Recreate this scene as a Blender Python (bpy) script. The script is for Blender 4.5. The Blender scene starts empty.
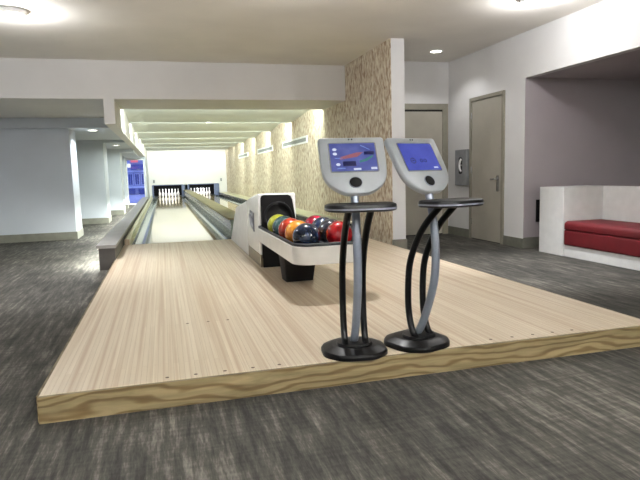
import bpy, bmesh, math, random
from mathutils import Vector, Matrix, Euler

random.seed(7)
S = bpy.context.scene
COL = S.collection
PI = math.pi
P = 0.13            # top of the raised bowling platform above the carpet


# ------------------------------------------------------------------ helpers
def sset(o, label=None, cat=None, group=None, kind=None):
    if label: o['label'] = label
    if cat: o['category'] = cat
    if group: o['group'] = group
    if kind: o['kind'] = kind
    return o


def empty(name, loc, rz=0.0, label=None, cat=None, group=None, kind=None):
    o = bpy.data.objects.new(name, None)
    o.empty_display_size = 0.1
    o.location = loc
    o.rotation_euler = (0, 0, rz)
    COL.objects.link(o)
    return sset(o, label, cat, group, kind)


class MB:
    """collects shapes into one mesh"""
    def __init__(self):
        self.bm = bmesh.new()
        self.mi = 0

    def _faces(self, fs):
        for f in fs:
            f.material_index = self.mi

    def box(self, x0, x1, y0, y1, z0, z1):
        v = [self.bm.verts.new(p) for p in ((x0, y0, z0), (x1, y0, z0), (x1, y1, z0), (x0, y1, z0),
                                            (x0, y0, z1), (x1, y0, z1), (x1, y1, z1), (x0, y1, z1))]
        self._faces([self.bm.faces.new([v[i] for i in q]) for q in
                     ((3, 2, 1, 0), (4, 5, 6, 7), (0, 1, 5, 4), (1, 2, 6, 5), (2, 3, 7, 6), (3, 0, 4, 7))])
        return self

    def quad(self, *pts):
        self._faces([self.bm.faces.new([self.bm.verts.new(p) for p in pts])])
        return self

    def prism(self, pts, fn, a, b):
        """pts 2-D outline (counter-clockwise), fn(u, v, w) -> 3-D, extruded w from a to b"""
        A = [self.bm.verts.new(fn(u, v, a)) for u, v in pts]
        B = [self.bm.verts.new(fn(u, v, b)) for u, v in pts]
        n = len(pts)
        fs = [self.bm.faces.new(A[::-1]), self.bm.faces.new(B)]
        for i in range(n):
            j = (i + 1) % n
            fs.append(self.bm.faces.new((A[i], A[j], B[j], B[i])))
        self._faces(fs)
        return self

    def rings(self, rings, cap0=True, cap1=True, loop=True):
        R = [[self.bm.verts.new(p) for p in r] for r in rings]
        n = len(R[0])
        fs = []
        for a, b in zip(R[:-1], R[1:]):
            for i in range(n if loop else n - 1):
                j = (i + 1) % n
                fs.append(self.bm.faces.new((a[i], a[j], b[j], b[i])))
        if cap0: fs.append(self.bm.faces.new(R[0][::-1]))
        if cap1: fs.append(self.bm.faces.new(R[-1]))
        self._faces(fs)
        return self

    def lathe(self, prof, n=24, c=(0, 0, 0)):
        return self.rings([[(c[0] + r * math.cos(2 * PI * i / n), c[1] + r * math.sin(2 * PI * i / n), c[2] + z)
                            for i in range(n)] for r, z in prof])

    def tube(self, pts, r, n=14):
        pts = [Vector(p) for p in pts]
        rings = []
        ref = Vector((1, 0, 0))
        for i, p in enumerate(pts):
            t = (pts[min(i + 1, len(pts) - 1)] - pts[max(i - 1, 0)]).normalized()
            a = (ref - t * ref.dot(t))
            if a.length < 1e-3:
                a = Vector((0, 1, 0)) - t * t.y
            a.normalize()
            b = t.cross(a)
            rings.append([p + r * (math.cos(2 * PI * k / n) * a + math.sin(2 * PI * k / n) * b) for k in range(n)])
        return self.rings(rings)

    def sphere(self, r, c=(0, 0, 0), u=40, v=24):
        m = Matrix.Translation(c)
        g = bmesh.ops.create_uvsphere(self.bm, u_segments=u, v_segments=v, radius=r, matrix=m)
        fs = set()
        for vv in g['verts']:
            fs.update(vv.link_faces)
        self._faces(fs)
        return self

    def build(self, name, mats, parent=None, bevel=0.0, seg=3, smooth=35, loc=None, rot=None):
        bmesh.ops.recalc_face_normals(self.bm, faces=self.bm.faces[:])
        me = bpy.data.meshes.new(name)
        self.bm.to_mesh(me)
        self.bm.free()
        if not isinstance(mats, (list, tuple)): mats = [mats]
        for m in mats: me.materials.append(m)
        if smooth:
            for p in me.polygons: p.use_smooth = True
            me.set_sharp_from_angle(angle=math.radians(smooth))
        o = bpy.data.objects.new(name, me)
        COL.objects.link(o)
        if parent: o.parent = parent
        if loc is not None: o.location = loc
        if rot is not None: o.rotation_euler = rot
        if bevel:
            b = o.modifiers.new('bevel', 'BEVEL')
            b.width = bevel
            b.segments = seg
            b.limit_method = 'ANGLE'
            b.angle_limit = math.radians(40)
        return o


def struct(name, mb, mat, label, cat, **kw):
    return sset(mb.build(name, mat, **kw), label, cat, kind='structure')


def rrect(x0, x1, y0, y1, r, n=6):
    """rounded rectangle outline, r = one radius or four (x0y0, x1y0, x1y1, x0y1)"""
    if not isinstance(r, (list, tuple)): r = [r] * 4
    out = []
    for (cx, cy, a0), q in zip(((x0, y0, 180), (x1, y0, 270), (x1, y1, 0), (x0, y1, 90)), r):
        sx = 1 if cx == x0 else -1
        sy = 1 if cy == y0 else -1
        if q <= 0:
            out.append((cx, cy))
            continue
        for k in range(n + 1):
            a = math.radians(a0 + 90 * k / n)
            out.append((cx + sx * q + q * math.cos(a), cy + sy * q + q * math.sin(a)))
    return out


def spline(pts, n=8):
    """Catmull-Rom through points"""
    pts = [Vector(p) for p in pts]
    out = []
    for i in range(len(pts) - 1):
        p0, p1, p2 = pts[max(i - 1, 0)], pts[i], pts[i + 1]
        p3 = pts[min(i + 2, len(pts) - 1)]
        for k in range(n):
            t = k / n
            out.append(0.5 * ((2 * p1) + (p2 - p0) * t + (2 * p0 - 5 * p1 + 4 * p2 - p3) * t * t + (3 * p1 - p0 - 3 * p2 + p3) * t ** 3))
    out.append(pts[-1])
    return out


# ---------------------------------------------------------------- materials
def lin(c):
    return tuple((x / 12.92 if x <= 0.04045 else ((x + 0.055) / 1.055) ** 2.4) for x in (v / 255.0 for v in c)) + (1.0,)


class M:
    """node material writer"""
    def __init__(self, name):
        self.m = bpy.data.materials.new(name)
        self.m.use_nodes = True
        self.nt = self.m.node_tree
        self.b = self.nt.nodes['Principled BSDF']

    def n(self, t, **kw):
        nd = self.nt.nodes.new(t)
        for k, v in kw.items():
            if k in nd.inputs: nd.inputs[k].default_value = v
            else: setattr(nd, k, v)
        return nd

    def l(self, a, b):
        self.nt.links.new(a, b)

    def coords(self, scale=(1, 1, 1), swap=False, world=True, rot=(0, 0, 0)):
        src = self.n('ShaderNodeNewGeometry').outputs['Position'] if world else self.n('ShaderNodeTexCoord').outputs['Object']
        mp = self.n('ShaderNodeMapping')
        mp.inputs['Scale'].default_value = scale
        mp.inputs['Rotation'].default_value = rot
        self.l(src, mp.inputs['Vector'])
        return mp.outputs['Vector']

    def noise(self, vec, scale=1.0, detail=3.0, rough=0.5, dist=0.0):
        nd = self.n('ShaderNodeTexNoise')
        nd.inputs['Scale'].default_value = scale
        nd.inputs['Detail'].default_value = detail
        nd.inputs['Roughness'].default_value = rough
        nd.inputs['Distortion'].default_value = dist
        self.l(vec, nd.inputs['Vector'])
        return nd.outputs['Fac']

    def ramp(self, fac, stops):
        r = self.n('ShaderNodeValToRGB')
        e = r.color_ramp.elements
        while len(e) < len(stops): e.new(0.5)
        for i, (p, c) in enumerate(stops):
            e[i].position = p
            e[i].color = c if len(c) == 4 else lin(c)
        self.l(fac, r.inputs['Fac'])
        return r.outputs['Color']

    def mix(self, a, b, fac, mode='MIX'):
        x = self.n('ShaderNodeMix', data_type='RGBA', blend_type=mode)
        for s, i in ((fac, 0), (a, 6), (b, 7)):
            if isinstance(s, (int, float)): x.inputs[i].default_value = s
            elif isinstance(s, tuple): x.inputs[i].default_value = s if len(s) == 4 else lin(s)
            else: self.l(s, x.inputs[i])
        return x.outputs[2]

    def math(self, op, a, b=None):
        x = self.n('ShaderNodeMath', operation=op)
        for s, i in ((a, 0), (b, 1)):
            if s is None: continue
            if isinstance(s, (int, float)): x.inputs[i].default_value = s
            else: self.l(s, x.inputs[i])
        return x.outputs[0]

    def bump(self, h, strength=0.2, dist=0.01):
        b = self.n('ShaderNodeBump')
        b.inputs['Strength'].default_value = strength
        b.inputs['Distance'].default_value = dist
        self.l(h, b.inputs['Height'])
        self.l(b.outputs['Normal'], self.b.inputs['Normal'])

    def set(self, color=None, rough=None, metal=None, coat=None, coat_rough=None, spec=None):
        b = self.b
        if color is not None:
            if isinstance(color, tuple): b.inputs['Base Color'].default_value = lin(color) if len(color) == 3 else color
            else: self.l(color, b.inputs['Base Color'])
        if rough is not None: b.inputs['Roughness'].default_value = rough
        if metal is not None: b.inputs['Metallic'].default_value = metal
        if coat is not None: b.inputs['Coat Weight'].default_value = coat
        if coat_rough is not None: b.inputs['Coat Roughness'].default_value = coat_rough
        if spec is not None: b.inputs['Specular IOR Level'].default_value = spec
        return self


def plain(name, color, rough=0.5, metal=0.0, var=0.06, scale=9.0, coat=0.0, bump=0.0, world=False, spec=None):
    """colour with a slight procedural mottling"""
    m = M(name)
    f = m.noise(m.coords(world=world), scale, 3)
    c0 = tuple(max(0, v * (1 - var)) for v in color)
    c1 = tuple(min(255, v * (1 + var)) for v in color)
    m.set(m.ramp(f, [(0.3, c0), (0.7, c1)]), rough, metal, coat, spec=spec)
    if bump: m.bump(m.noise(m.coords(world=world), scale * 12, 2), bump, 0.002)
    return m.m


def emit(name, color, strength):
    m = M(name)
    m.set((10, 10, 10), 0.3)
    m.b.inputs['Emission Color'].default_value = lin(color)
    m.b.inputs['Emission Strength'].default_value = strength
    return m.m


def mat_paint(name, color):
    m = M(name)
    f = m.noise(m.coords(), 1.3, 4)
    m.set(m.ramp(f, [(0.3, tuple(v * 0.975 for v in color)), (0.7, tuple(min(255, v * 1.015) for v in color))]), 0.6, spec=0.3)
    m.bump(m.noise(m.coords(), 160, 2), 0.05, 0.001)
    return m.m


def mat_boards(name, cols, row=0.027, length=1.3, rough=0.3, coat=0.0, var=0.5, spec=0.4, coat_rough=0.05):
    """narrow strip boards running along y"""
    m = M(name)
    vec = m.coords(rot=(0, 0, math.radians(90)))
    br = m.n('ShaderNodeTexBrick')
    br.offset = 0.37
    br.inputs['Scale'].default_value = 1.0
    br.inputs['Brick Width'].default_value = length
    br.inputs['Row Height'].default_value = row
    br.inputs['Mortar Size'].default_value = 0.0007
    br.inputs['Mortar Smooth'].default_value = 0.4
    br.inputs['Bias'].default_value = 0.0
    br.inputs['Color1'].default_value = lin(cols[0])
    br.inputs['Color2'].default_value = lin(cols[1])
    br.inputs['Mortar'].default_value = lin(cols[3])
    m.l(vec, br.inputs['Vector'])
    # a random tone per strip, steady along the strip
    strip = m.noise(m.coords((38, 0.35, 1)), 1.0, 1, 0.5)
    c = m.mix(br.outputs['Color'], cols[2], m.math('MULTIPLY', m.ramp(strip, [(0.48, (0, 0, 0, 1)), (0.68, (1, 1, 1, 1))]), var))
    grain = m.noise(m.coords((160, 3.0, 1)), 1.0, 4, 0.6)
    c = m.mix(c, m.ramp(grain, [(0.3, (222, 218, 212)), (0.7, (255, 255, 255))]), 0.35, 'MULTIPLY')
    m.set(c, rough, coat=coat, coat_rough=coat_rough, spec=spec)
    return m.m


def mat_carpet():
    m = M('carpet_grey_streaks')
    s1 = m.noise(m.coords((27, 2.6, 1)), 1.0, 4, 0.65)
    s2 = m.noise(m.coords((3.0, 40, 1)), 1.0, 3, 0.6)
    fine = m.noise(m.coords((150, 22, 1)), 1.0, 2, 0.6)
    big = m.noise(m.coords((1.1, 0.7, 1)), 1.0, 3, 0.55)
    br = m.n('ShaderNodeTexBrick')
    br.inputs['Scale'].default_value = 1.0
    br.inputs['Brick Width'].default_value = 0.5
    br.inputs['Row Height'].default_value = 0.125
    br.inputs['Mortar Size'].default_value = 0.0
    br.inputs['Color1'].default_value = (0, 0, 0, 1)
    br.inputs['Color2'].default_value = (1, 1, 1, 1)
    m.l(m.coords(rot=(0, 0, math.radians(90))), br.inputs['Vector'])
    v = m.math('ADD', m.math('MULTIPLY', s1, 0.70), m.math('MULTIPLY', s2, 0.17))
    v = m.math('ADD', v, m.math('MULTIPLY', fine, 0.22))
    v = m.math('ADD', v, m.math('MULTIPLY', big, 0.42))
    v = m.math('ADD', v, m.math('MULTIPLY', br.outputs['Color'], 0.05))
    c = m.ramp(v, [(0.48, (32, 32, 30)), (0.68, (56, 55, 52)), (0.82, (78, 76, 71)), (0.98, (122, 118, 110))])
    m.set(c, 0.85, spec=0.15)
    m.bump(m.noise(m.coords((260, 260, 260)), 1.0, 2), 0.25, 0.004)
    return m.m


def mat_wallpaper():
    """small upright leaf-like brush marks, brown on cream"""
    m = M('wallpaper_leaf_marks')
    lean = m.coords((1, 19, 8.5), rot=(math.radians(9), 0, 0))
    a = m.noise(lean, 1.0, 2, 0.5, 0.6)
    b = m.noise(m.coords((1, 34, 15), rot=(math.radians(-14), 0, 0)), 1.0, 2, 0.5, 0.4)
    big = m.noise(m.coords((1, 2, 2)), 1.0, 2)
    f = m.math('ADD', m.math('MULTIPLY', a, 0.72), m.math('MULTIPLY', b, 0.28))
    f = m.math('ADD', f, m.math('MULTIPLY', m.math('SUBTRACT', big, 0.5), 0.10))
    c = m.ramp(f, [(0.36, (151, 127, 106)), (0.45, (187, 167, 144)), (0.55, (213, 202, 180)), (0.66, (226, 220, 204))])
    m.set(c, 0.6, spec=0.25)
    return m.m


def mat_fascia():
    m = M('plywood_edge_grain')
    f = m.noise(m.coords((1.6, 1, 16)), 1.0, 5, 0.6, 1.6)
    w = m.n('ShaderNodeTexWave', wave_type='BANDS', bands_direction='Z', wave_profile='SIN')
    w.inputs['Scale'].default_value = 7.0
    w.inputs['Distortion'].default_value = 16.0
    w.inputs['Detail'].default_value = 3.0
    w.inputs['Detail Scale'].default_value = 0.7
    m.l(m.coords((0.30, 1, 1)), w.inputs['Vector'])
    c = m.mix(m.ramp(f, [(0.3, (100, 89, 63)), (0.7, (140, 125, 94))]),
              m.ramp(w.outputs['Fac'], [(0.0, (176, 158, 124)), (0.55, (255, 255, 255))]), 0.85, 'MULTIPLY')
    m.set(c, 0.5, spec=0.3)
    return m.m


def mat_glass():
    m = M('window_glass')
    nt = m.nt
    tr = m.n('ShaderNodeBsdfTransparent')
    tr.inputs['Color'].default_value = (0.93, 0.95, 1, 1)
    gl = m.n('ShaderNodeBsdfGlossy')
    gl.inputs['Roughness'].default_value = 0.02
    mx = m.n('ShaderNodeMixShader')
    fr = m.n('ShaderNodeFresnel')
    m.l(fr.outputs[0], mx.inputs[0])
    m.l(tr.outputs[0], mx.inputs[1])
    m.l(gl.outputs[0], mx.inputs[2])
    out = [n for n in nt.nodes if n.type == 'OUTPUT_MATERIAL'][0]
    m.l(mx.outputs[0], out.inputs['Surface'])
    return m.m


def mat_ball(name, c0, c1, scale=9.0, rough=0.08):
    m = M(name)
    f = m.noise(m.coords(world=False), scale, 4, 0.6, 1.2)
    m.set(m.ramp(f, [(0.38, c0), (0.62, c1)]), rough, coat=0.6, coat_rough=0.04)
    return m.m


def mat_screen(name, c0, c1, strength):
    m = M(name)
    f = m.noise(m.coords((5, 7, 1), world=False), 1.0, 3, 0.6)
    c = m.ramp(f, [(0.3, c0), (0.7, c1)])
    m.set((8, 8, 14), 0.15)
    m.l(c, m.b.inputs['Emission Color'])
    m.b.inputs['Emission Strength'].default_value = strength
    return m.m


CARPET = mat_carpet()
WALLPAPER = mat_wallpaper()
FASCIA = mat_fascia()
APPROACH = mat_boards('maple_approach_boards', ((219, 206, 184), (209, 194, 171), (190, 166, 139), (160, 135, 108)), rough=0.34, var=0.85, spec=0.4)
LANE = mat_boards('maple_lane_boards', ((196, 180, 142), (186, 168, 128), (172, 152, 110), (150, 130, 92)), rough=0.06, var=0.4, spec=0.65)
PAINT = mat_paint('white_wall_paint', (222, 221, 220))
CEIL = mat_paint('header_paint', (214, 212, 209))
CEILM = mat_paint('ceiling_paint_lightened', (236, 232, 224))  # same paint as the header, lightened in place of light on the ceiling
LANECEIL = mat_paint('lane_ceiling_paint', (210, 214, 209))
AISLE = mat_paint('grey_white_wall_paint', (190, 196, 204))
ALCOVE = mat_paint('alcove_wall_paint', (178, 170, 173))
BASEB = plain('baseboard_olive_grey', (112, 112, 101), 0.5, world=True)
DOORM = plain('door_taupe_paint', (167, 162, 149), 0.45, var=0.03, scale=3, world=True)
FRAMEM = plain('door_frame_taupe_paint', (140, 136, 122), 0.4, var=0.03, world=True)
DARKGAP = plain('dark_rubber_gap', (18, 17, 16), 0.7)
STEEL = plain('brushed_steel', (186, 188, 190), 0.25, metal=1.0)
CABGREY = plain('cabinet_grey_enamel', (138, 140, 142), 0.4)
BLACK = plain('black_gloss_plastic', (10, 10, 12), 0.34, spec=0.22)
SHELF = plain('black_satin_plastic', (13, 13, 15), 0.42, spec=0.35)
BLACKM = plain('black_matt_plastic', (14, 13, 14), 0.65, spec=0.25)
SILVER = plain('silver_grey_paint', (138, 145, 158), 0.3, metal=0.35, var=0.03)
HOUSE = plain('monitor_housing_grey', (174, 179, 184), 0.38, metal=0.1, var=0.03)
WHITEP = plain('white_gloss_plastic', (238, 237, 234), 0.25, var=0.02, coat=0.3)
WHITEQ = plain('rear_cover_white_plastic', (232, 232, 232), 0.3, var=0.03)
KICK = plain('taupe_kick_plate', (128, 116, 98), 0.3, metal=0.3)
TRAY = plain('charcoal_tray_rubber', (40, 42, 46), 0.55)
EMBG = plain('emblem_grey', (100, 106, 122), 0.35)
EMBL = plain('emblem_pale_grey', (190, 194, 202), 0.35)
LEDGE = plain('grey_laminate', (140, 137, 134), 0.4, var=0.05, scale=4, spec=0.35)
LEDGEF = plain('dark_grey_laminate', (74, 70, 66), 0.5)
CAPW = plain('olive_wood_cap', (116, 108, 78), 0.5, var=0.10, scale=5, spec=0.25)
CAPC = plain('cream_rail_cap', (198, 196, 164), 0.3)
GUTTER = plain('gutter_grey_green_plastic', (116, 128, 118), 0.16, var=0.015, scale=2)
GUTDARK = plain('gutter_wall_dark', (56, 64, 70), 0.25)
BLUEG = plain('pinsetter_blue_grey', (92, 104, 138), 0.35)
PITBLK = plain('pit_black_cloth', (9, 9, 12), 0.8)
PINM = plain('pin_white_enamel', (246, 244, 242), 0.2, var=0.01)
RED = plain('red_vinyl', (94, 8, 18), 0.55, var=0.05, bump=0.05)
LAMIN = plain('white_laminate', (216, 216, 214), 0.35, var=0.02)
GLASS = mat_glass()
LAMP = emit('lamp_glow', (255, 248, 232), 7.0)
ALU = plain('white_aluminium', (236, 236, 234), 0.4)
VENTD = plain('vent_grille_grey', (150, 152, 150), 0.6)  # plain grey of the vent interiors
HOLE = plain('dark_inlay', (82, 58, 42), 0.5)

# ---------------------------------------------------------------- the room
CZ = P + 1.79 + 1.0      # main ceiling, 2.92
HZ = P + 1.0 + 1.21      # underside of header and lane ceiling joints, 2.34
X0, X1, Y0, YB = -3.4, 8.2, -6.0, 29.0
T = 0.15

struct('floor', MB().box(X0 - T, X1 + T, Y0 - T, 24.95, -0.12, 0.0).box(-0.7, 3.3, 24.95, 31.5, -0.12, 0.0), CARPET,
       'grey streaked carpet covering the whole room floor', 'floor', smooth=0)
struct('ceiling', MB().box(X0 - T, X1 + T, Y0 - T, 9.62, CZ, CZ + 0.12), CEILM,
       'plain off-white main ceiling above the bowling platform', 'ceiling', smooth=0)
struct('wall_rear', MB().box(X0 - T, X1 + T, Y0 - T, Y0, 0, CZ), PAINT, 'white wall behind the viewer', 'wall', smooth=0)
struct('wall_right', MB().box(X1, X1 + T, Y0, 7.0, 0, CZ), ALCOVE, 'pale wall at the far end of the seating alcove', 'wall', smooth=0)
struct('wall_left', MB().box(X0 - T, X0, Y0, 24.8, 0, CZ), AISLE, 'pale grey wall along the left aisle', 'wall', smooth=0)

# header over the lanes and the aisle
struct('wall_header', MB().box(X0, 3.1, 9.5, 9.62, HZ, CZ + 0.05).box(-0.66, 3.1, 9.62, 10.9, HZ, HZ + 0.08)
       .prism([(9.62, HZ), (11.4, HZ - 0.10), (11.4, HZ), (9.62, HZ + 0.08)], lambda u, v, w: (w, u, v), X0, -0.66), CEIL,
       'long plain header beam crossing above the start of the lanes', 'header beam', smooth=0)
# bulkhead along the left of the lanes
BZ = P + 1.83
struct('wall_bulkhead', MB().box(-0.815, -0.655, 9.503, 9.7, BZ, HZ - 0.002).box(-0.815, -0.657, 9.7, YB, BZ, HZ + 0.35), CEIL,
       'narrow hanging bulkhead running above the left edge of the lanes', 'bulkhead', smooth=0)
# sawtooth lane ceiling with light slots
joints = [10.9 + 2.85 * k for k in range(7)]      # 10.9 ... 28.0
mb = MB()
RISE = 0.18
for k in range(6):
    y0, y1 = joints[k], joints[k + 1]
    mb.box(-0.655, 3.1, y0 - 0.02, y0, HZ, HZ + RISE + 0.12)
    prof = [(y0, HZ + RISE), (y1 - 0.12, HZ + 0.02), (y1 - 0.02, HZ + 0.02), (y1 - 0.02, HZ + 0.06), (y1 - 0.12, HZ + 0.06), (y0, HZ + RISE + 0.04)]
    mb.prism(prof, lambda u, v, w: (w, u, v), -0.655, 3.1)
mb.box(-0.655, 3.1, 27.98, 28.0, HZ, HZ + 0.35)
mb.box(-0.655, 3.1, 28.0, YB + 0.1, HZ + 0.3, HZ + 0.35)
struct('ceiling_lanes', mb, LANECEIL, 'stepped pale ceiling over the lanes with glowing slots between its panels', 'ceiling', smooth=0)

# wallpapered wall right of the lanes
struct('wall_lanes_right', MB().box(3.1, 3.11, 7.485, YB, 0, CZ), WALLPAPER,
       'wall along the right lane papered with small brown leaf marks', 'wall', smooth=0)
struct('wall_lanes_core', MB().box(3.11, 3.305, 7.48, YB, 0, CZ), PAINT,
       'plain white end face of the wallpapered wall', 'wall', smooth=0)
struct('baseboard_lanes_end', MB().box(3.095, 3.318, 7.465, 7.482, 0, 0.15).box(3.303, 3.318, 7.482, 9.0, 0, 0.15), BASEB,
       'short olive grey baseboard at the foot of the wallpapered wall end', 'baseboard', smooth=0)

# masking wall above the pins
PITS = ((-0.50, 0.93), (1.19, 2.68))
PT = P + 0.58
struct('wall_back', MB().box(-0.70, 3.1, YB, YB + 0.08, PT, HZ + 0.4)
       .box(-0.70, PITS[0][0] - 0.03, YB, YB + 0.08, 0, PT).box(PITS[1][1] + 0.03, 3.1, YB, YB + 0.08, 0, PT), PAINT,
       'brightly lit white masking wall above the pins', 'wall', smooth=0)

# walls right of the lanes: far door wall, side door wall, alcove
struct('wall_far_door', MB().box(3.305, 4.82, 9.0, 9.12, 0, CZ), PAINT, 'white wall with the door half hidden behind the wallpapered wall end', 'wall', smooth=0)
struct('wall_side_door', MB().box(4.79, 4.91, 6.852, 9.12, 0, CZ).box(4.79, 4.91, Y0, 6.852, HZ - 0.02, CZ), PAINT,
       'white wall with the side door, continuing as a bulkhead over the alcove', 'wall', smooth=0)
struct('wall_alcove', MB().box(4.7915, X1, 6.848, 6.98, 0, HZ), ALCOVE, 'dim pinkish grey back wall of the seating alcove', 'wall', smooth=0)
struct('ceiling_alcove', MB().box(4.905, X1, Y0, 6.98, HZ - 0.018, HZ + 0.08), ALCOVE, 'low ceiling of the seating alcove', 'ceiling', smooth=0)
struct('baseboard_far', MB().box(3.318, 3.42, 8.985, 9.0, 0, 0.136).box(4.762, 4.79, 8.985, 9.0, 0, 0.136), BASEB,
       'olive grey baseboard beside the far door', 'baseboard', smooth=0)
struct('baseboard_side', MB().box(4.775, 4.79, 8.27, 8.985, 0, 0.136).box(4.775, 4.79, 6.835, 7.31, 0, 0.136), BASEB,
       'olive grey baseboard on both sides of the side door', 'baseboard', smooth=0)
struct('baseboard_alcove', MB().box(4.79, X1, 6.833, 6.848, 0, 0.15), BASEB,
       'dark olive baseboard along the alcove wall', 'baseboard', smooth=0)

struct('wall_pit_rear', MB().box(-0.71, 3.3, 31.2, 31.3, -0.1, HZ + 0.5).box(-0.71, -0.66, YB + 0.001, 31.2, -0.1, HZ + 0.5).box(3.32, 3.42, YB - 0.1, 31.3, -0.1, HZ + 0.5).box(-0.71, 3.42, YB - 0.05, 31.3, HZ + 0.42, HZ + 0.5), AISLE, 'plain shell wall closing the space behind the pin pits', 'wall', smooth=0)

# ------------------------------------------------------------------- doors
def lever(parent, loc, rot):
    hd = MB().prism(rrect(-0.028, 0.028, -0.12, 0.12, 0.026), lambda u, v, w: (u, v, w), 0, 0.012).build('handle_plate', STEEL, parent, loc=loc, rot=rot)
    lv = MB()
    lv.tube([(0, 0.065, 0.0), (0, 0.065, 0.045), (-0.01, 0.065, 0.055), (-0.12, 0.062, 0.055)], 0.011, 10)
    lv.lathe([(0.018, 0.0), (0.018, 0.02)], 14, (0, 0.065, 0))
    lv.build('lever', STEEL, hd)


d = empty('door_1', (0, 0, 0), 0, 'closed taupe door in the side wall with a steel lever on a long plate', 'door', kind='structure')
DY0, DY1, DT = 7.37, 8.21, 2.17
MB().box(4.76, 4.795, DY1, DY1 + 0.055, 0, DT + 0.055).box(4.76, 4.795, DY0 - 0.055, DY0, 0, DT + 0.055).box(4.76, 4.795, DY0, DY1, DT, DT + 0.055).build('door_frame', FRAMEM, d, bevel=0.004)
MB().box(4.778, 4.82, DY0 + 0.004, DY1 - 0.004, 0.012, DT - 0.006).build('door_leaf', DOORM, d)
MB().box(4.785, 4.82, DY0, DY1, 0.0, 0.012).build('threshold_gap', DARKGAP, d)
lever(d, (4.777, 7.46, 1.13 - 0.235), (PI / 2, 0, -PI / 2))
for z in (0.28, 1.1, 1.95):
    MB().tube([(4.77, DY1 - 0.002, z - 0.05), (4.77, DY1 - 0.002, z + 0.05)], 0.009, 10).build('hinge', STEEL, d)

d = empty('door_2', (0, 0, 0), 0, 'taupe door in the far wall, partly hidden behind the wallpapered wall end', 'door', kind='structure')
FX0, FX1, FT = 3.48, 4.665, 2.13
MB().box(FX0 - 0.10, FX0, 8.97, 9.005, 0, FT + 0.10).box(FX1, FX1 + 0.10, 8.97, 9.005, 0, FT + 0.10).box(FX0, FX1, 8.97, 9.005, FT, FT + 0.10).build('door_frame', FRAMEM, d, bevel=0.004)
MB().box(FX0 + 0.004, FX1 - 0.004, 8.985, 9.02, 0.015, FT - 0.03).build('door_leaf', DOORM, d)
MB().box(FX0, FX1, 8.988, 9.02, FT - 0.03, FT).box(FX0, FX1, 8.988, 9.02, 0, 0.015).build('threshold_gap', DARKGAP, d)

# extinguisher cabinet on the side wall
cb = empty('extinguisher_cabinet', (4.79, 8.495, 0.85), 0, 'grey steel wall cabinet with a slot window, left of the side door', 'cabinet')
MB().box(-0.05, 0.0, -0.195, 0.195, 0, 0.585).build('cabinet_body', CABGREY, cb, bevel=0.006)
MB().prism(rrect(-0.05, 0.06, 0.19, 0.46, 0.03), lambda u, v, w: (w, u, v), -0.053, -0.049).build('slot_window', BLACK, cb)
MB().tube(spline([(-0.06, -0.03, 0.23), (-0.064, 0.0, 0.27), (-0.066, 0.015, 0.33), (-0.064, 0.0, 0.39), (-0.06, -0.03, 0.43)]), 0.016, 10).build('pull_handle', PINM, cb)
MB().box(-0.06, -0.05, -0.05, 0.0, 0.32, 0.345).build('latch', STEEL, cb)

# dark plate on the alcove wall
pl = empty('wall_plate', (5.035, 6.848, 0.36), 0, 'dark narrow plate low on the alcove wall beside the white bench end', 'wall plate')
MB().box(-0.05, 0.05, -0.025, 0, 0, 0.31).build('plate_body', BLACKM, pl, bevel=0.004)
mb = MB()
for k in range(7): mb.box(-0.038, 0.038, -0.029, -0.024, 0.03 + 0.038 * k, 0.045 + 0.038 * k)
mb.build('plate_slots', BLACK, pl)

# bench in the alcove
bn = empty('booth_bench', (4.79, 6.5, 0), 0, 'white booth bench with a red seat cushion in the alcove', 'bench')
MB().box(0, 0.72, -0.47, 0, 0, 0.86).build('end_panel', LAMIN, bn, bevel=0.006)
MB().box(0.58, 0.72, -3.4, -0.47, 0, 0.86).build('back_panel', LAMIN, bn, bevel=0.006)
MB().box(0.02, 0.58, -3.4, -0.47, 0, 0.14).build('plinth', LAMIN, bn, bevel=0.004)
MB().prism(rrect(0.0, 0.57, 0.145, 0.335, 0.02), lambda u, v, w: (u, w, v), -3.4, -0.48).build('seat_base_cushion', RED, bn, bevel=0.02)
MB().prism(rrect(-0.005, 0.57, 0.335, 0.445, [0.02, 0.02, 0.04, 0.055]), lambda u, v, w: (u, w, v), -3.4, -0.485).build('seat_cushion', RED, bn, bevel=0.03)

# ------------------------------------------------------ left aisle of piers
def pier(name, x, y, dy, top, label):
    o = struct(name, MB().box(X0, x, y, y + dy, 0, top), AISLE, label, 'pier', smooth=0)
    return o


AC = P + 1.0 + 0.93
struct('ceiling_aisle', MB().box(X0, -0.815, 11.4, 15.1, AC, HZ - 0.005).box(X0, -0.815, 15.1, 18.4, AC - 0.06, HZ + 0.1)
       .box(X0, -0.815, 18.4, 24.8, AC - 0.17, HZ + 0.1), AISLE, 'low stepped ceiling over the left aisle', 'ceiling', smooth=0)
pier('wall_pier_near', -1.62, 11.5, 0.82, AC + 0.01, 'nearest pale pier of the left aisle')
pier('wall_pier_middle', -1.375, 15.15, 0.85, AC - 0.05, 'second pale pier of the left aisle, greyer in shade')
pier('wall_pier_far', -1.215, 18.45, 0.9, AC - 0.15, 'third pale pier of the left aisle')
pier('wall_pier_end', -1.29, 21.9, 0.5, AC - 0.15, 'last grey pier beside the blue window')
for nm, x, y, dy, lb in (('baseboard_pier_near', -1.62, 11.5, 0.82, 'nearest'), ('baseboard_pier_middle', -1.375, 15.15, 0.85, 'second'),
                         ('baseboard_pier_far', -1.215, 18.45, 0.9, 'third'), ('baseboard_pier_end', -1.29, 21.9, 0.5, 'last')):
    struct(nm, MB().box(X0, x + 0.015, y - 0.015, y, 0, 0.145).box(x, x + 0.015, y, y + dy, 0, 0.145), BASEB, f'olive grey baseboard round the {lb} aisle pier', 'baseboard', smooth=0)
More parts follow.
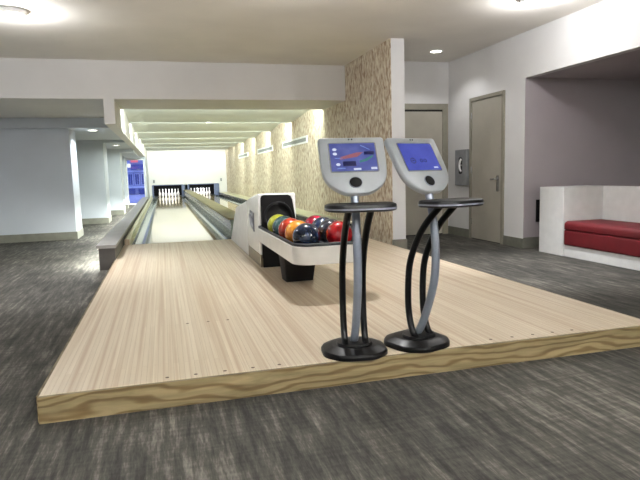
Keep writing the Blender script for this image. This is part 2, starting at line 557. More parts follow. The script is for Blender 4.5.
# wall with window at the far end of the aisle
WX0, WX1, WT = -1.42, -0.715, P + 1.74
struct('wall_aisle_end', MB().box(X0, WX0, 24.8, 24.95, 0, HZ).box(-0.715, -0.655, 24.8, YB, 0, BZ - 0.001)
       .box(WX0, -0.82, 24.8, 24.95, WT, HZ).box(-0.82, -0.70, 24.8, 24.95, WT, BZ - 0.002), AISLE, 'pale end wall of the left aisle around the window', 'wall', smooth=0)
w = empty('window_1', (0, 0, 0), 0, 'tall window at the end of the left aisle looking onto a blue evening street', 'window', kind='structure')
MB().box(WX0, WX0 + 0.035, 24.82, 24.9, 0, WT).box(WX1 - 0.03, WX1, 24.82, 24.9, 0, WT).box(WX0 + 0.035, WX1 - 0.03, 24.82, 24.9, WT - 0.04, WT).box(WX0 + 0.035, WX1 - 0.03, 24.82, 24.9, 0, 0.05).build('window_frame', ALU, w)
MB().box(WX0 + 0.035, WX1 - 0.03, 24.855, 24.865, 0.05, WT - 0.04).build('window_pane', GLASS, w)

# street outside
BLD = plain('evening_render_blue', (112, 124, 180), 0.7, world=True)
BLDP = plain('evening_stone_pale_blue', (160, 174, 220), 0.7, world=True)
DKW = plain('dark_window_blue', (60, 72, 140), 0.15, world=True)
SIGNR = emit('red_sign_glow', (240, 120, 140), 0.5)
SIGNW = emit('white_sign_glow', (240, 245, 255), 0.9)
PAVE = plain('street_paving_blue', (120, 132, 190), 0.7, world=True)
struct('ground_street', MB().box(-14, -0.9, 24.95, 48, -0.14, -0.02), PAVE, 'paved street outside the window', 'street', smooth=0)
bd = empty('street_building', (-2.2, 40, 0), 0, 'blue evening street building with dark windows seen through the aisle window', 'building')
MB().box(-6, 2.6, 0, 1.0, 0, 7).build('facade', BLD, bd)
MB().box(-6, 2.6, -0.12, 0, 1.46, 1.58).build('string_course', BLDP, bd)
MB().box(-6, 2.6, -0.1, 0, 0.42, 0.54).build('string_course', BLDP, bd)
for k in range(5):
    f = MB().box(-0.02 + 0.42 * k, 0.30 + 0.42 * k, -0.06, 0.02, 0.6, 1.38).build('window_frame', BLDP, bd)
    MB().box(0.02 + 0.42 * k, 0.13 + 0.42 * k, -0.08, -0.05, 0.64, 1.34).box(0.15 + 0.42 * k, 0.26 + 0.42 * k, -0.08, -0.05, 0.64, 1.34).build('pane', DKW, f)
for k in range(3):
    MB().box(-0.1 + 0.7 * k, 0.4 + 0.7 * k, -0.09, 0.0, 0.0, 0.38).build('shopfront_pane', DKW, bd)
sg = empty('shop_sign', (-2.2, 39.75, 0), 0, 'small red lit sign with white box above a dark awning, beyond the aisle window', 'sign')
MB().box(0.22, 0.68, -0.05, 0.05, 2.10, 2.28).build('sign_board', SIGNR, sg)
MB().box(0.02, 0.2, -0.16, -0.06, 1.78, 2.02).build('sign_panel', SIGNW, sg)
MB().prism([(0.1, 1.66), (-0.5, 1.62), (-0.5, 1.68), (0.1, 1.96)], lambda u, v, w: (w, u, v), 0.24, 1.25).build('awning', DKW, sg)

# ------------------------------------------------------------ lamps, vents
def downlight(x, y, z, r, label, grp=None, mat=None):
    t = empty('downlight', (x, y, z), 0, label, 'ceiling light', grp)
    MB().rings([[(q * math.cos(2 * PI * i / 24), q * math.sin(2 * PI * i / 24), h) for i in range(24)]
                for q, h in ((r * 1.28, 0.0), (r * 1.25, -0.012), (r, -0.012), (r * 0.96, 0.0))], False, False).build('trim_ring', ALU, t)
    MB().lathe([(r * 0.97, -0.002), (r * 0.97, -0.006)], 24).build('lamp_lens', mat or LAMP, t)
    return t


downlight(4.135, 8.17, CZ, 0.085, 'bright recessed downlight in the ceiling in front of the far door')
downlight(1.10, 13.66, HZ + 0.02, 0.055, 'small recessed lamp on the second ceiling step over the lanes')
downlight(-1.25, 11.95, AC, 0.085, 'recessed downlight in the aisle ceiling beside the nearest pier')
downlight(-1.15, 16.3, AC - 0.06, 0.08, 'recessed downlight in the aisle ceiling beside the second pier')
sp = empty('ceiling_sprinkler', (-1.62, 10.85, HZ), 0, 'small sprinkler head under the header on the left', 'sprinkler')
MB().lathe([(0.035, 0.0), (0.035, -0.006), (0.012, -0.01), (0.012, -0.03), (0.024, -0.033), (0.024, -0.037)], 16).build('sprinkler_body', STEEL, sp)

for i, (ya, yb, lb) in enumerate(((12.2, 14.9, 'nearest'), (16.25, 18.98, 'middle'), (21.2, 23.9, 'farthest'))):
    v = empty('wall_vent', (3.1, (ya + yb) / 2, P + 1.70), 0, f'{lb} of the three long white slot vents on the wallpapered wall', 'vent', 'slot vents on the papered wall')
    h = (yb - ya) / 2
    MB().box(-0.02, 0, -h, h, 0.07, 0.11).box(-0.02, 0, -h, h, -0.055, -0.015).box(-0.02, 0, -h, -h + 0.09, -0.015, 0.07).box(-0.02, 0, h - 0.06, h, -0.015, 0.07).build('vent_frame', ALU, v, bevel=0.003)
    mb = MB().box(-0.006, 0, -h + 0.09, h - 0.06, -0.015, 0.07)
    for k in range(3): mb.box(-0.012, -0.004, -h + 0.09, h - 0.06, 0.004 + 0.024 * k, 0.007 + 0.024 * k)
    mb.build('vent_grille', VENTD, v)

# --------------------------------------------------------------- platform
ap = empty('bowling_approach', (0, 2.79, 0), 0, 'raised pale maple bowling platform with a plywood front edge', 'platform')
AX0, AX1, AY1 = -0.615, 2.93, 8.9
MB().box(AX0, AX1, 0.022, AY1 - 2.79, 0.005, P).build('deck', APPROACH, ap, bevel=0.004, smooth=0)
MB().box(AX0 - 0.004, AX1 + 0.004, 0, 0.022, 0.0, P - 0.001).build('front_fascia', FASCIA, ap, bevel=0.003, smooth=0)
MB().box(AX1, AX1 + 0.012, 0.022, AY1 - 2.79, 0.0, P - 0.001).build('side_fascia', FASCIA, ap, smooth=0)
MB().box(AX0 - 0.012, AX0, 0.022, 4.59, 0.0, P - 0.001).build('side_fascia', FASCIA, ap, smooth=0)
MB().box(-0.30, 2.60, AY1 - 2.79 - 0.012, AY1 - 2.79, P - 0.003, P + 0.0008).build('foul_line', plain('foul_line_brown', (150, 128, 100), 0.3), ap, smooth=0)
for x, y in ((-0.035, 2.86), (0.105, 2.86), (0.252, 2.86), (0.396, 2.86), (0.536, 2.86), (1.80, 2.87), (1.942, 2.87), (2.083, 2.87), (2.22, 2.87), (2.36, 2.87),
             (0.107, 3.90), (0.245, 3.90), (0.38, 3.90)):
    MB().lathe([(0.0095, 0.0), (0.0095, 0.0012)], 14, (x, y - 2.79, P - 0.0004)).build('marker_dot', HOLE, ap)

# --------------------------------------------------------------- the lanes
def gutter(x0, x1, y0, y1):
    n = 10
    cx, r = (x0 + x1) / 2, (x1 - x0) / 2
    top = [(cx - r * math.cos(PI * i / n), -0.085 * math.sin(PI * i / n)) for i in range(n + 1)]
    prof = [(x0, -0.12), (x1, -0.12)] + top[::-1]
    return MB().prism([(x0 - 0.0, -0.12), (x1, -0.12)] + [(u, v - 0.004) for u, v in top[::-1]], lambda u, v, w: (u, w, P + v), y0, y1)


for side, lx in (('left', -0.26), ('right', 1.30)):
    ln = empty('bowling_lane', (lx, 8.9, 0), 0, f'{side} glossy pale maple bowling lane running to the pins', 'bowling lane', 'bowling lanes')
    w_ = 1.06
    o = MB().box(0, w_, 0.004, 21.5, P - 0.115, P).build('lane_deck', LANE, ln, smooth=0)
    for a, b in (((-0.24, 0.0), (w_, w_ + 0.18)) if side == 'left' else ((-0.08, 0.0), (w_, w_ + 0.24))):
        gutter(a, b, 0.0, 20.8).build('gutter', GUTTER, ln)
        for e0, e1 in ((a, a + 0.022), (b - 0.022, b)):
            MB().box(e0, e1, 0.004, 20.8, P - 0.03, P - 0.001).build('edge_strip', GUTDARK, ln, smooth=0)

# left ledge with rail
lg = empty('side_ledge', (-0.72, 7.4, 0), 0, 'grey boxed ledge along the left side of the lanes', 'ledge')
MB().box(-0.09, 0.10, 0, 17.3, 0, 0.27).build('ledge_box', LEDGEF, lg, smooth=0)
MB().box(-0.115, 0.115, -0.01, 17.3, 0.27, 0.31).build('ledge_top', LEDGE, lg, smooth=0)
MB().box(-0.108, -0.096, 0.05, 17.2, 0.262, 0.27).build('light_strip', LAMP, lg, smooth=0)
rl = empty('lane_rail', (-0.555, 8.2, 0), 0, 'cream capped rail between the left gutter and the grey ledge', 'rail')
MB().box(-0.045, 0.0, 0.7, 20.8, 0.0, P + 0.06).box(0.0, 0.055, 0.7, 20.8, 0.0, P - 0.004).build('rail_body', CAPC, rl, smooth=0)
MB().box(-0.046, 0.025, 0.7, 20.8, P + 0.06, P + 0.085).build('rail_cap', CAPC, rl, bevel=0.006, smooth=0)
MB().box(-0.046, 0.025, 0.66, 0.698, P + 0.002, P + 0.085).build('end_post', APPROACH, rl, smooth=0)

# divider between the lanes
dv = empty('lane_divider', (1.095, 8.9, 0), 0, 'long raised divider between the two lanes with an olive wood cap', 'divider')
MB().box(-0.11, 0.12, 0.006, 20.0, 0.0, P + 0.30).build('divider_body', GUTTER, dv, smooth=0)
MB().box(-0.155, 0.155, 0.005, 20.0, P + 0.30, P + 0.33).build('wood_cap', CAPW, dv, bevel=0.008)
MB().box(-0.125, -0.108, 0.0, 20.0, P + 0.14, P + 0.18).build('chrome_strip', STEEL, dv, smooth=0)
MB().box(-0.115, -0.109, 0.0, 20.0, P + 0.24, P + 0.30).build('dark_strip', GUTDARK, dv, smooth=0)

# right rail by the wallpapered wall
rr = empty('wall_side_rail', (2.86, 8.9, 0), 0, 'low rail with a dark inner face between the right gutter and the papered wall', 'rail')
MB().box(-0.20, 0.235, 0.0, 20.0, 0.0, P + 0.12).build('rail_body', GUTDARK, rr, smooth=0)
MB().box(-0.225, 0.235, -0.01, 20.0, P + 0.12, P + 0.145).build('rail_cap', GUTDARK, rr, bevel=0.005, smooth=0)
MB().box(-0.19, 0.236, 0.0, 20.0, P + 0.145, P + 0.15).build('rail_deck', CAPC, rr, smooth=0)

# pin pits
for (xa, xb), side in zip(PITS, ('left', 'right')):
    pt = empty('pin_pit', ((xa + xb) / 2, YB, 0), 0, f'dark pin pit with blue grey posts at the end of the {side} lane', 'pin pit', 'pin pits')
    h = (xb - xa) / 2
    MB().box(-h, h, 1.9, 1.95, P + 0.002, PT).build('pit_curtain', PITBLK, pt, smooth=0)
    MB().box(-h - 0.02, -h, 0.1, 1.95, P + 0.002, PT).box(h, h + 0.02, 0.1, 1.95, P + 0.002, PT).box(-h, h, 0.1, 1.95, PT, PT + 0.02).build('pit_lining', PITBLK, pt, smooth=0)
    MB().box(-h - 0.03, -h + 0.05, -0.02, 0.1, P + 0.002, PT).build('post', BLUEG, pt, smooth=0)
    MB().box(h - (0.05 if side == 'left' else 0.22), h + (0.10 if side == 'left' else 0.03), -0.02, 0.1, P + 0.002, PT).build('post', BLUEG, pt, smooth=0)
    MB().box(-h, h, -0.01, 0.05, PT - 0.02, PT + 0.015).build('pit_header', BLUEG, pt, smooth=0)
for x, sd in ((-0.42, 'left'), (2.82, 'right')):
    s_ = empty('wall_sensor', (x, YB, PT + 0.19), 0, f'tiny grey sensor on the masking wall at the {sd} end of the pin pits', 'sensor')
    MB().box(-0.04, 0.04, -0.05, 0, -0.07, 0.07).build('sensor_box', CABGREY, s_, bevel=0.01)

# pins
prof = [(0.0258, 0.0), (0.0286, 0.006), (0.036, 0.03), (0.0495, 0.0715), (0.0585, 0.098), (0.0605, 0.1143), (0.0585, 0.14), (0.0495, 0.17),
        (0.0365, 0.205), (0.0272, 0.235), (0.0234, 0.254), (0.0238, 0.275), (0.0262, 0.3), (0.0308, 0.325), (0.0323, 0.343), (0.030, 0.358), (0.022, 0.373), (0.010, 0.3805)]
pin0 = MB().lathe(prof, 20).build('bowling_pin', PINM)
ROWS = ('head pin at the front', 'second row', 'third row', 'back row')
ORD = ('first', 'second', 'third', 'fourth')
first = True
for side, cx in (('left', 0.27), ('right', 1.83)):
    for r in range(4):
        for k in range(r + 1):
            o = pin0 if first else pin0.copy()
            if not first: COL.objects.link(o)
            first = False
            o.location = (cx + (k - r / 2) * 0.3048, 29.2 + r * 0.264, P)
            lb = f'white bowling pin on the {side} lane, ' + (ROWS[0] if r == 0 else f'{ROWS[r]}, {ORD[k]} from the left')
            sset(o, lb, 'bowling pin', f'bowling pins on the {side} lane')

# -------------------------------------------------------------- ball return
br = empty('ball_return', (1.27, 6.0, P + 0.0015), 0, 'white ball return with a black hood mouth and a long rack of balls', 'ball return')
bx = lambda x: x - 1.27
yz = lambda u, v, w: (w, u, v)
MB().prism([(0.0, 0.13), (0.9, 0.13), (0.9, 0.685), (0.55, 0.735), (0.10, 0.785), (0.0, 0.79)], yz, bx(0.96), bx(1.37)).build('hood_shell', WHITEP, br, bevel=0.02)
MB().prism([(0.9, 0.0), (2.78, 0.0), (2.75, 0.05), (2.05, 0.53), (1.9, 0.56), (0.9, 0.68)], yz, bx(0.965), bx(1.365)).build('rear_cover', WHITEQ, br, bevel=0.012)
MB().box(bx(0.965), bx(1.365), 0.0, 0.9, 0.0, 0.13).build('kick_plate', KICK, br, bevel=0.004)
# black mouth panel with a round ball exit
mb = MB()
out = [(bx(x), z) for x, z in ((0.985, 0.10), (1.40, 0.10), (1.365, 0.45), (1.325, 0.72), (1.31, 0.755), (1.28, 0.77), (1.02, 0.775), (0.995, 0.765), (0.985, 0.74))]
hc, hr = (bx(1.165), 0.545), 0.14
bm = mb.bm
ov = [bm.verts.new((u, -0.03, v)) for u, v in out]
hv = [bm.verts.new((hc[0] + hr * math.cos(2 * PI * i / 32), -0.03, hc[1] + hr * math.sin(2 * PI * i / 32))) for i in range(32)]
es = [bm.edges.new((L[i], L[(i + 1) % len(L)])) for L in (ov, hv) for i in range(len(L))]
bmesh.ops.triangle_fill(bm, use_beauty=True, use_dissolve=False, edges=es)
ob = [bm.verts.new((u, 0.004, v)) for u, v in out]
for i in range(len(ov)):
    j = (i + 1) % len(ov)
    bm.faces.new((ov[i], ov[j], ob[j], ob[i]))
mp = mb.build('mouth_panel', BLACKM, br)
MB().rings([[(hc[0] + q * math.cos(2 * PI * i / 32), y, hc[1] + q * math.sin(2 * PI * i / 32)) for i in range(32)]
            for q, y in ((hr + 0.018, -0.03), (hr + 0.01, -0.045), (hr - 0.004, -0.042), (hr - 0.01, -0.02), (hr - 0.01, -0.012))], False, True).build('ball_exit', PITBLK, mp)
# emblem on the hood side
em = MB().prism([(0.33, 0.355), (0.60, 0.405), (0.64, 0.50), (0.58, 0.585), (0.34, 0.565)], yz, bx(0.952), bx(0.962)).build('emblem', EMBG, br)
MB().tube(spline([(bx(0.951), 0.38, 0.40), (bx(0.951), 0.46, 0.47), (bx(0.951), 0.56, 0.50), (bx(0.951), 0.60, 0.53)], 5), 0.012, 8).tube(
    spline([(bx(0.951), 0.36, 0.52), (bx(0.951), 0.45, 0.55), (bx(0.951), 0.57, 0.55)], 5), 0.009, 8).build('emblem_mark', EMBL, em)
# rack
RX0, RX1, RY0 = bx(0.945), bx(1.57), -1.79
tray_o = rrect(RX0, RX1, RY0, 0.0, [0.15, 0.15, 0, 0], 8)
tray_i = rrect(RX0 + 0.022, RX1 - 0.035, RY0 + 0.035, 0.0, [0.12, 0.12, 0, 0], 8)
MB().rings([[(u, v, z) for u, v in L] for L, z in ((tray_o, 0.285), (tray_o, 0.43), (tray_i, 0.43), (tray_i, 0.368))], True, True).build('rack_skirt', WHITEP, br, bevel=0.008)
rim_i = rrect(RX0 + 0.030, RX1 - 0.046, RY0 + 0.055, -0.005, [0.11, 0.11, 0, 0], 8)
rim_o = rrect(RX0 + 0.006, RX1 - 0.006, RY0 + 0.006, -0.005, [0.145, 0.145, 0, 0], 8)
MB().rings([[(u, v, z) for u, v in L] for L, z in ((rim_o, 0.425), (rim_o, 0.447), (tray_i, 0.452), (rim_i, 0.435), (rim_i, 0.37))], False, True).build('rack_rim', TRAY, br)
MB().box(bx(1.2435), bx(1.2615), RY0 + 0.15, -0.06, 0.37, 0.42).build('rack_spine', TRAY, br, bevel=0.006)
MB().rings([[(u, v, z) for u, v in rrect(bx(a), bx(b), ya, yb, 0.02, 3)] for a, b, ya, yb, z in
            ((1.045, 1.305, -0.93, -0.72, 0.0), (1.02, 1.335, -1.0, -0.66, 0.295))]).build('pedestal', BLACKM, br)
MB().box(bx(0.99), bx(1.365), -0.028, 0.0, 0.0, 0.30).build('hood_foot', BLACKM, br)

balls = [  # x, y, dark colour, light colour, name
    (1.086, 4.41, (12, 20, 36), (32, 46, 74), 'dark navy marbled bowling ball at the front left of the rack'),
    (1.086, 4.71, (212, 122, 18), (238, 158, 44), 'orange bowling ball behind the front navy ball in the rack'),
    (1.086, 5.0, (160, 40, 18), (206, 70, 40), 'red-orange bowling ball between the orange and the teal balls'),
    (1.086, 5.28, (26, 58, 62), (62, 96, 98), 'dark teal bowling ball between the red-orange and lime balls'),
    (1.086, 5.55, (132, 138, 26), (178, 180, 58), 'lime green bowling ball next to the black hood mouth'),
    (1.375, 4.45, (136, 6, 12), (190, 16, 24), 'bright red bowling ball at the front right of the rack'),
    (1.375, 4.70, (20, 23, 34), (62, 66, 80), 'charcoal speckled bowling ball behind the bright red ball'),
    (1.373, 4.945, (16, 26, 50), (48, 62, 96), 'dark blue speckled bowling ball between the crimson and charcoal balls'),
    (1.37, 5.2, (120, 10, 34), (176, 28, 58), 'crimson bowling ball at the back right of the rack'),
]
for i, (x, y, c0, c1, lb) in enumerate(balls):
    o = MB().sphere(0.113).build('bowling_ball', mat_ball(f'ball_finish_{i}', c0, c1, 14 if 'speck' in lb else 7))
    o.location = (x, y, P + 0.3735 + 0.113)
    o.rotation_euler = (random.random() * 6, random.random() * 6, random.random() * 6)
    sset(o, lb, 'bowling ball', 'bowling balls in the return rack')

# ------------------------------------------------------------------- kiosks
SCR1 = mat_screen('screen_bowling_scene', (66, 74, 146), (112, 122, 192), 0.42)
SCR2 = mat_screen('screen_idle_blue', (70, 80, 178), (92, 104, 206), 0.42)
ICONS = [emit('icon_white', (220, 228, 250), 0.42), emit('icon_salmon', (178, 112, 126), 0.36), emit('icon_green', (78, 142, 146), 0.36),
         emit('icon_dark_blue', (30, 34, 90), 0.36), emit('icon_pale_blue', (126, 150, 220), 0.4)]


def octo(rx, ry, c, n=4):
    """octagon with eased corners"""
    pts = [(rx, -ry + c), (rx, ry - c), (rx - c, ry), (-rx + c, ry), (-rx, ry - c), (-rx, -ry + c), (-rx + c, -ry), (rx - c, -ry)]
    out = []
    m = len(pts)
    for i in range(m):
        p, a, b = Vector(pts[i]), Vector(pts[i - 1]), Vector(pts[(i + 1) % m])
        q = min((a - p).length, (b - p).length) * 0.38
        s, e = p + (a - p).normalized() * q, p + (b - p).normalized() * q
        for k in range(n + 1):
            t = k / n
            out.append(tuple((1 - t) ** 2 * s + 2 * t * (1 - t) * p + t * t * e))
    return out


def kiosk(x, y, a, label, kind):
    off, hz = (0.012, 0.885) if kind == 1 else (0.005, 0.88)
    t = empty('scoring_kiosk', (x, y, P + 0.001), math.radians(a), label, 'kiosk', 'touch screen scoring kiosks on the platform')
    # foot
    def ring(rx, ry, c, z, dy=0.0): return [(u, v + dy, z) for u, v in octo(rx, ry, c)]
    MB().rings([ring(0.180, 0.176, 0.09, 0.0), ring(0.180, 0.176, 0.09, 0.016), ring(0.172, 0.168, 0.086, 0.028), ring(0.130, 0.124, 0.066, 0.047), ring(0.124, 0.118, 0.062, 0.049)]).build('base', BLACK, t, smooth=30)
    MB().rings([ring(0.100, 0.078, 0.042, 0.043, -0.02), ring(0.100, 0.078, 0.042, 0.055, -0.02), ring(0.094, 0.072, 0.04, 0.064, -0.02)]).build('base_collar', BLACK, t, smooth=30)
    # bowed poles: local -y is towards the player
    fz = [(0.070, 0.05), (0.030, 0.085), (0.0, 0.19), (-0.005, 0.33), (0.011, 0.475), (0.064, 0.60), (0.137, 0.705), (0.250, 0.812)]
    for s in (-1, 1):
        MB().tube(spline([(s * 0.057, -f, z) for f, z in fz], 6), 0.0185, 16).build('black_pole', BLACK, t)
    fz = [(-0.005, 0.05), (0.042, 0.115), (0.097, 0.24), (0.143, 0.39), (0.155, 0.535), (0.149, 0.645), (0.129, 0.768), (0.107, 0.86), (0.09, 0.92)]
    sset(MB().tube(spline([(0, -f, z) for f, z in fz], 6), 0.0225, 18).build('silver_pole', SILVER, t))
    # shelf: dark rounded plate with a pale edge strip
    def shelf(dx, z): return [(u, -v, z) for u, v in rrect(-0.176 + dx, 0.176 - dx, 0.175 + dx, 0.395 - dx, [max(0.02, 0.05 - dx), max(0.02, 0.05 - dx), 0.115 - dx, 0.115 - dx], 8)]
    sh = MB().rings([shelf(0.012, 0.803), shelf(0.002, 0.806), shelf(0.0, 0.811), shelf(0.0, 0.830), shelf(0.003, 0.837), shelf(0.014, 0.841), shelf(0.03, 0.837), shelf(0.034, 0.8365)]).build('shelf', SHELF, t)
    MB().rings([shelf(-0.0022, 0.813), shelf(-0.0022, 0.822)], False, False).build('edge_strip', plain('shelf_edge_grey', (128, 130, 142), 0.35), sh)
    # monitor housing, tilted back
    tl = math.radians(32)
    half = [(0.030, 0.0), (0.062, 0.003), (0.094, 0.017), (0.122, 0.036), (0.146, 0.058), (0.165, 0.088), (0.176, 0.125), (0.181, 0.175), (0.184, 0.27), (0.185, 0.334), (0.182, 0.346), (0.172, 0.352)]
    half = [(u * 0.98, v) for u, v in half]
    outl = [(u, v) for u, v in half] + [(-u, v) for u, v in half[::-1]]
    def inset(s, dz): return [((u) * s, 0.176 + (v - 0.176) * s, dz) for u, v in outl]
    hs = MB().rings([inset(0.78, -0.056), inset(0.90, -0.050), inset(0.97, -0.040), inset(1.0, -0.03), inset(1.0, -0.012), inset(0.985, -0.003), inset(0.962, 0.0)]).build(
        'monitor_housing', HOUSE, t, loc=(off, -0.146, hz), rot=(PI / 2 - tl, 0, 0), smooth=40)
    fl = lambda u, v, w: (u, v, w)
    MB().prism(rrect(-0.131, 0.131, 0.128, 0.315, 0.01), fl, -0.001, 0.002).build('bezel', plain('bezel_grey', (120, 124, 128), 0.4), hs)
    MB().box(-0.1245, 0.1245, 0.1345, 0.3085, 0.0, 0.0035).build('screen', SCR1 if kind == 1 else SCR2, hs, smooth=0)
    Z0, Z1 = 0.0036, 0.0042
    icon = lambda mb, c, nm='screen_icon': mb.build(nm, ICONS[c], hs, smooth=0)
    poly = lambda pts: MB().prism(pts, fl, Z0, Z1)
    bar = lambda a, b, c, d_: MB().box(a, b, c, d_, Z0, Z1)
    if kind == 1:
        icon(bar(-0.006, 0.034, 0.140, 0.152), 0)
        icon(bar(0.088, 0.120, 0.142, 0.156), 0)
        for u, v in ((-0.098, 0.27), (-0.098, 0.243), (-0.086, 0.176)):
            icon(poly([(u + 0.012 * math.cos(PI * k / 6), v + 0.009 * math.sin(PI * k / 6)) for k in range(12)]), 0)
        icon(poly([(0.045, 0.292), (0.093, 0.264), (0.095, 0.268), (0.047, 0.297)]), 4)
        icon(poly([(-0.075, 0.206), (0.02, 0.222), (0.055, 0.25), (0.02, 0.25), (-0.07, 0.222)]), 1)
        icon(poly([(0.03, 0.185), (0.07, 0.195), (0.108, 0.222), (0.105, 0.232), (0.06, 0.208), (0.03, 0.196)]), 2)
        icon(bar(-0.06, 0.01, 0.165, 0.195), 3)
        icon(bar(0.06, 0.115, 0.235, 0.255), 3)
        icon(bar(-0.092, -0.05, 0.148, 0.156), 4)
        icon(bar(-0.10, -0.06, 0.212, 0.218), 4)
    else:
        for cx, ra, rb in ((-0.062, 0.019, 0.014), (0.0, 0.011, 0.007), (0.028, 0.011, 0.007)):
            icon(MB().rings([[(cx + q * math.cos(2 * PI * i / 20), 0.196 + q * math.sin(2 * PI * i / 20), h) for i in range(20)]
                             for q, h in ((ra, Z0), (ra, Z1), (rb, Z1), (rb, Z0))], False, False), 3)
        icon(bar(-0.070, -0.054, 0.193, 0.199), 3)
        icon(bar(0.072, 0.104, 0.146, 0.155), 0)
    MB().rings([[(-0.005 + q * 1.08 * math.cos(2 * PI * i / 28), 0.066 + q * math.sin(2 * PI * i / 28), h) for i in range(28)]
                for q, h in ((0.034, -0.001), (0.033, 0.004), (0.029, 0.004))], False, False).build('button_ring', SILVER, hs)
    MB().rings([[(-0.005 + q * 1.08 * math.cos(2 * PI * i / 28), 0.066 + q * math.sin(2 * PI * i / 28), h) for i in range(28)]
                for q, h in ((0.030, -0.001), (0.030, 0.004), (0.022, 0.007), (0.006, 0.008))], False, True).build('speaker_button', BLACKM, hs)
    for u in (-0.012, 0.004):
        MB().lathe([(0.004, 0.0), (0.004, 0.002), (0.002, 0.003)], 12, (u, 0.336, 0)).build('sensor_dot', BLACKM, hs)
    return t


kiosk(0.978, 2.938, -8, 'scoring kiosk facing the viewer, its screen showing a colourful bowling picture', 1)
kiosk(1.366, 2.955, 19, 'scoring kiosk turned to the right, its screen plain blue', 2)

# --------------------------------------------------------------------- light
def area(name, loc, rot, sx, sy, watt, color):
    L = bpy.data.lights.new(name, 'AREA')
    L.shape = 'RECTANGLE'
    L.size, L.size_y = sx, sy
    L.energy = watt
    L.color = color
    o = bpy.data.objects.new(name, L)
    o.location, o.rotation_euler = loc, rot
    COL.objects.link(o)
    return o


def spot(name, loc, watt, color, angle=120, blend=0.6, r=0.06, aim=None):
    L = bpy.data.lights.new(name, 'SPOT')
    L.energy, L.color = watt, color
    L.spot_size, L.spot_blend = math.radians(angle), blend
    L.shadow_soft_size = r
    o = bpy.data.objects.new(name, L)
    o.location = loc
    if aim:
        o.rotation_euler = (Vector(aim) - Vector(loc)).to_track_quat('-Z', 'Y').to_euler()
    COL.objects.link(o)
    return o


COVE = (0.90, 1.0, 0.92)
WARM = (0.98, 0.98, 1.0)
COOL = (0.86, 0.93, 1.0)
for k, y in enumerate(joints[:6]):
    area('cove_lamp', (1.22, y + 0.03, HZ + 0.045), (math.radians(78), 0, 0), 3.6, 0.04, 54 if k < 5 else 16, COVE)
area('masking_wall_lamp', (1.22, 28.06, HZ + 0.22), (math.radians(35), 0, 0), 3.6, 0.05, 17, (0.97, 1.0, 0.93))
for px in (0.27, 1.9):
    area('pin_lamp', (px, 29.14, PT - 0.03), (math.radians(40), 0, 0), 1.0, 0.05, 7, (0.95, 0.95, 1.0))
# hall ceiling lamps; drum form invented so they also light the header
for x, y, e, lb in ((1.25, 5.0, (37, 54, 140), 'over the platform'), (-1.45, 6.9, (27, 200, 84), 'over the left carpet'), (3.95, 5.5, (17, 230, 66), 'over the right carpet')):
    t = empty('invented_ceiling_drum', (x, y, CZ), 0, f'invented round white drum light under the main ceiling {lb}', 'ceiling light', 'invented drum lights')
    MB().lathe([(0.15, 0.0), (0.15, -0.05), (0.14, -0.055)], 28).build('drum_body', ALU, t)
    MB().lathe([(0.138, -0.05), (0.13, -0.068), (0.09, -0.078)], 28).build('lamp_lens', LAMP, t)
    L = bpy.data.lights.new('added_header_fill', 'POINT')  # point source added to brighten header and ceiling
    L.energy, L.color, L.shadow_soft_size = e[0], WARM, 0.06
    o = bpy.data.objects.new('added_header_fill', L)
    o.location = (x, y, CZ - 0.16)
    COL.objects.link(o)
    spot('drum_down_lamp', (x, y, CZ - 0.1), e[1], WARM, e[2], 0.9, 0.05)
downlight(-1.7, 0.6, CZ, 0.085, 'unseen downlight added to brighten the carpet at the left front corner of the platform')
spot('added_corner_fill', (-1.7, 0.6, CZ - 0.03), 60, WARM, 100, 0.9, 0.06)  # added out of view to brighten the left foreground
spot('door_lamp', (4.135, 8.17, CZ - 0.03), 13, WARM, 128, 0.4, 0.06)
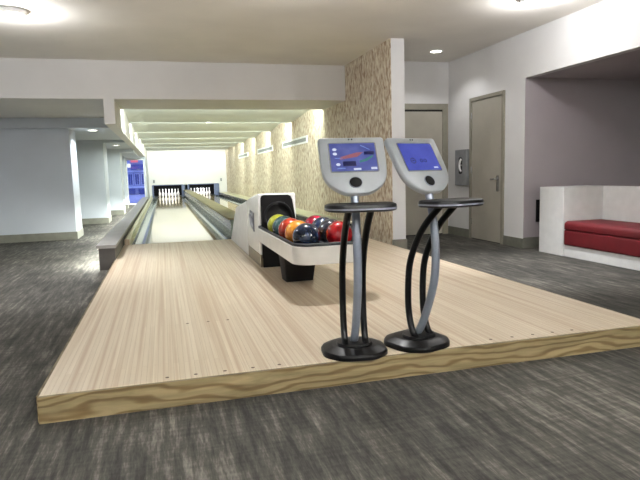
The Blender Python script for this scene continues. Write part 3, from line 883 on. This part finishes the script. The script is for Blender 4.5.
for x, lb in ((-1.4, 'left'), (1.4, 'middle'), (4.2, 'right')):  # unseen pendants added to raise the ambient light on header and ceiling
    pd = empty('added_fill_pendant', (x, -2.2, 2.5), 0, f'long white fill light added unseen behind the viewer, {lb} of three', 'added fill light', 'added fill pendants')
    MB().box(-0.06, 0.06, -1.6, 1.6, 0, 0.05).build('fill_pendant_body', ALU, pd)
    for yy in (-1.3, 1.3):
        MB().tube([(0, yy, 0.05), (0, yy, CZ - 2.5)], 0.006, 8).build('hanger', STEEL, pd)
    MB().box(-0.05, 0.05, -1.55, 1.55, -0.004, 0.0).build('diffuser', LAMP, pd)
    area('added_fill_up', (x, -2.2, 2.56), (PI, 0, 0), 0.1, 3.1, 220, (0.96, 0.98, 1.0))
    area('added_fill_down', (x, -2.2, 2.49), (0, 0, 0), 0.1, 3.1, 8, (0.96, 0.98, 1.0))
spot('aisle_lamp', (-1.25, 11.95, AC - 0.03), 70, COOL, 150, 0.8, 0.07)
spot('aisle_lamp', (-1.15, 16.3, AC - 0.09), 38, COOL, 150, 0.8, 0.07)
spot('aisle_lamp', (-1.05, 20.4, AC - 0.20), 34, COOL, 150, 0.8, 0.07)
for k in range(3):
    area('ledge_strip_lamp', (-0.822, 7.5 + 2.85 + 5.75 * k, 0.255), (0, math.radians(30), 0), 0.02, 5.6, 62, (0.97, 1.0, 0.92))
spot('lane_lamp', (1.10, 13.66, HZ - 0.01), 4, WARM, 130, 0.8, 0.05)

W = bpy.data.worlds.new('evening_sky')
S.world = W
W.use_nodes = True
bg = W.node_tree.nodes['Background']
bg.inputs['Color'].default_value = (0.70, 0.77, 1.0, 1)
bg.inputs['Strength'].default_value = 1.0

# -------------------------------------------------------------------- camera
f_px, yaw, pitch, roll = 569.13, 0.265167, 0.118496, 0.0272206
cam = bpy.data.cameras.new('camera')
cam.sensor_width = 36.0
cam.lens = f_px * 36.0 / 640.0
cam.clip_start, cam.clip_end = 0.05, 200
co = bpy.data.objects.new('camera', cam)
COL.objects.link(co)
fwd = Vector((math.sin(yaw) * math.cos(pitch), math.cos(yaw) * math.cos(pitch), -math.sin(pitch)))
rt = Vector((math.cos(yaw), -math.sin(yaw), 0))
dn = fwd.cross(rt)
r2 = math.cos(roll) * rt + math.sin(roll) * dn
d2 = -math.sin(roll) * rt + math.cos(roll) * dn
m3 = Matrix((r2, -d2, -fwd)).transposed()
co.matrix_world = Matrix.Translation((0, 0, P + 1.0)) @ m3.to_4x4()
S.camera = co

vs = S.view_settings
vs.view_transform = 'Standard'
vs.look = 'None'
vs.exposure = 1.0
vs.gamma = 1.0
vs.use_curve_mapping = False
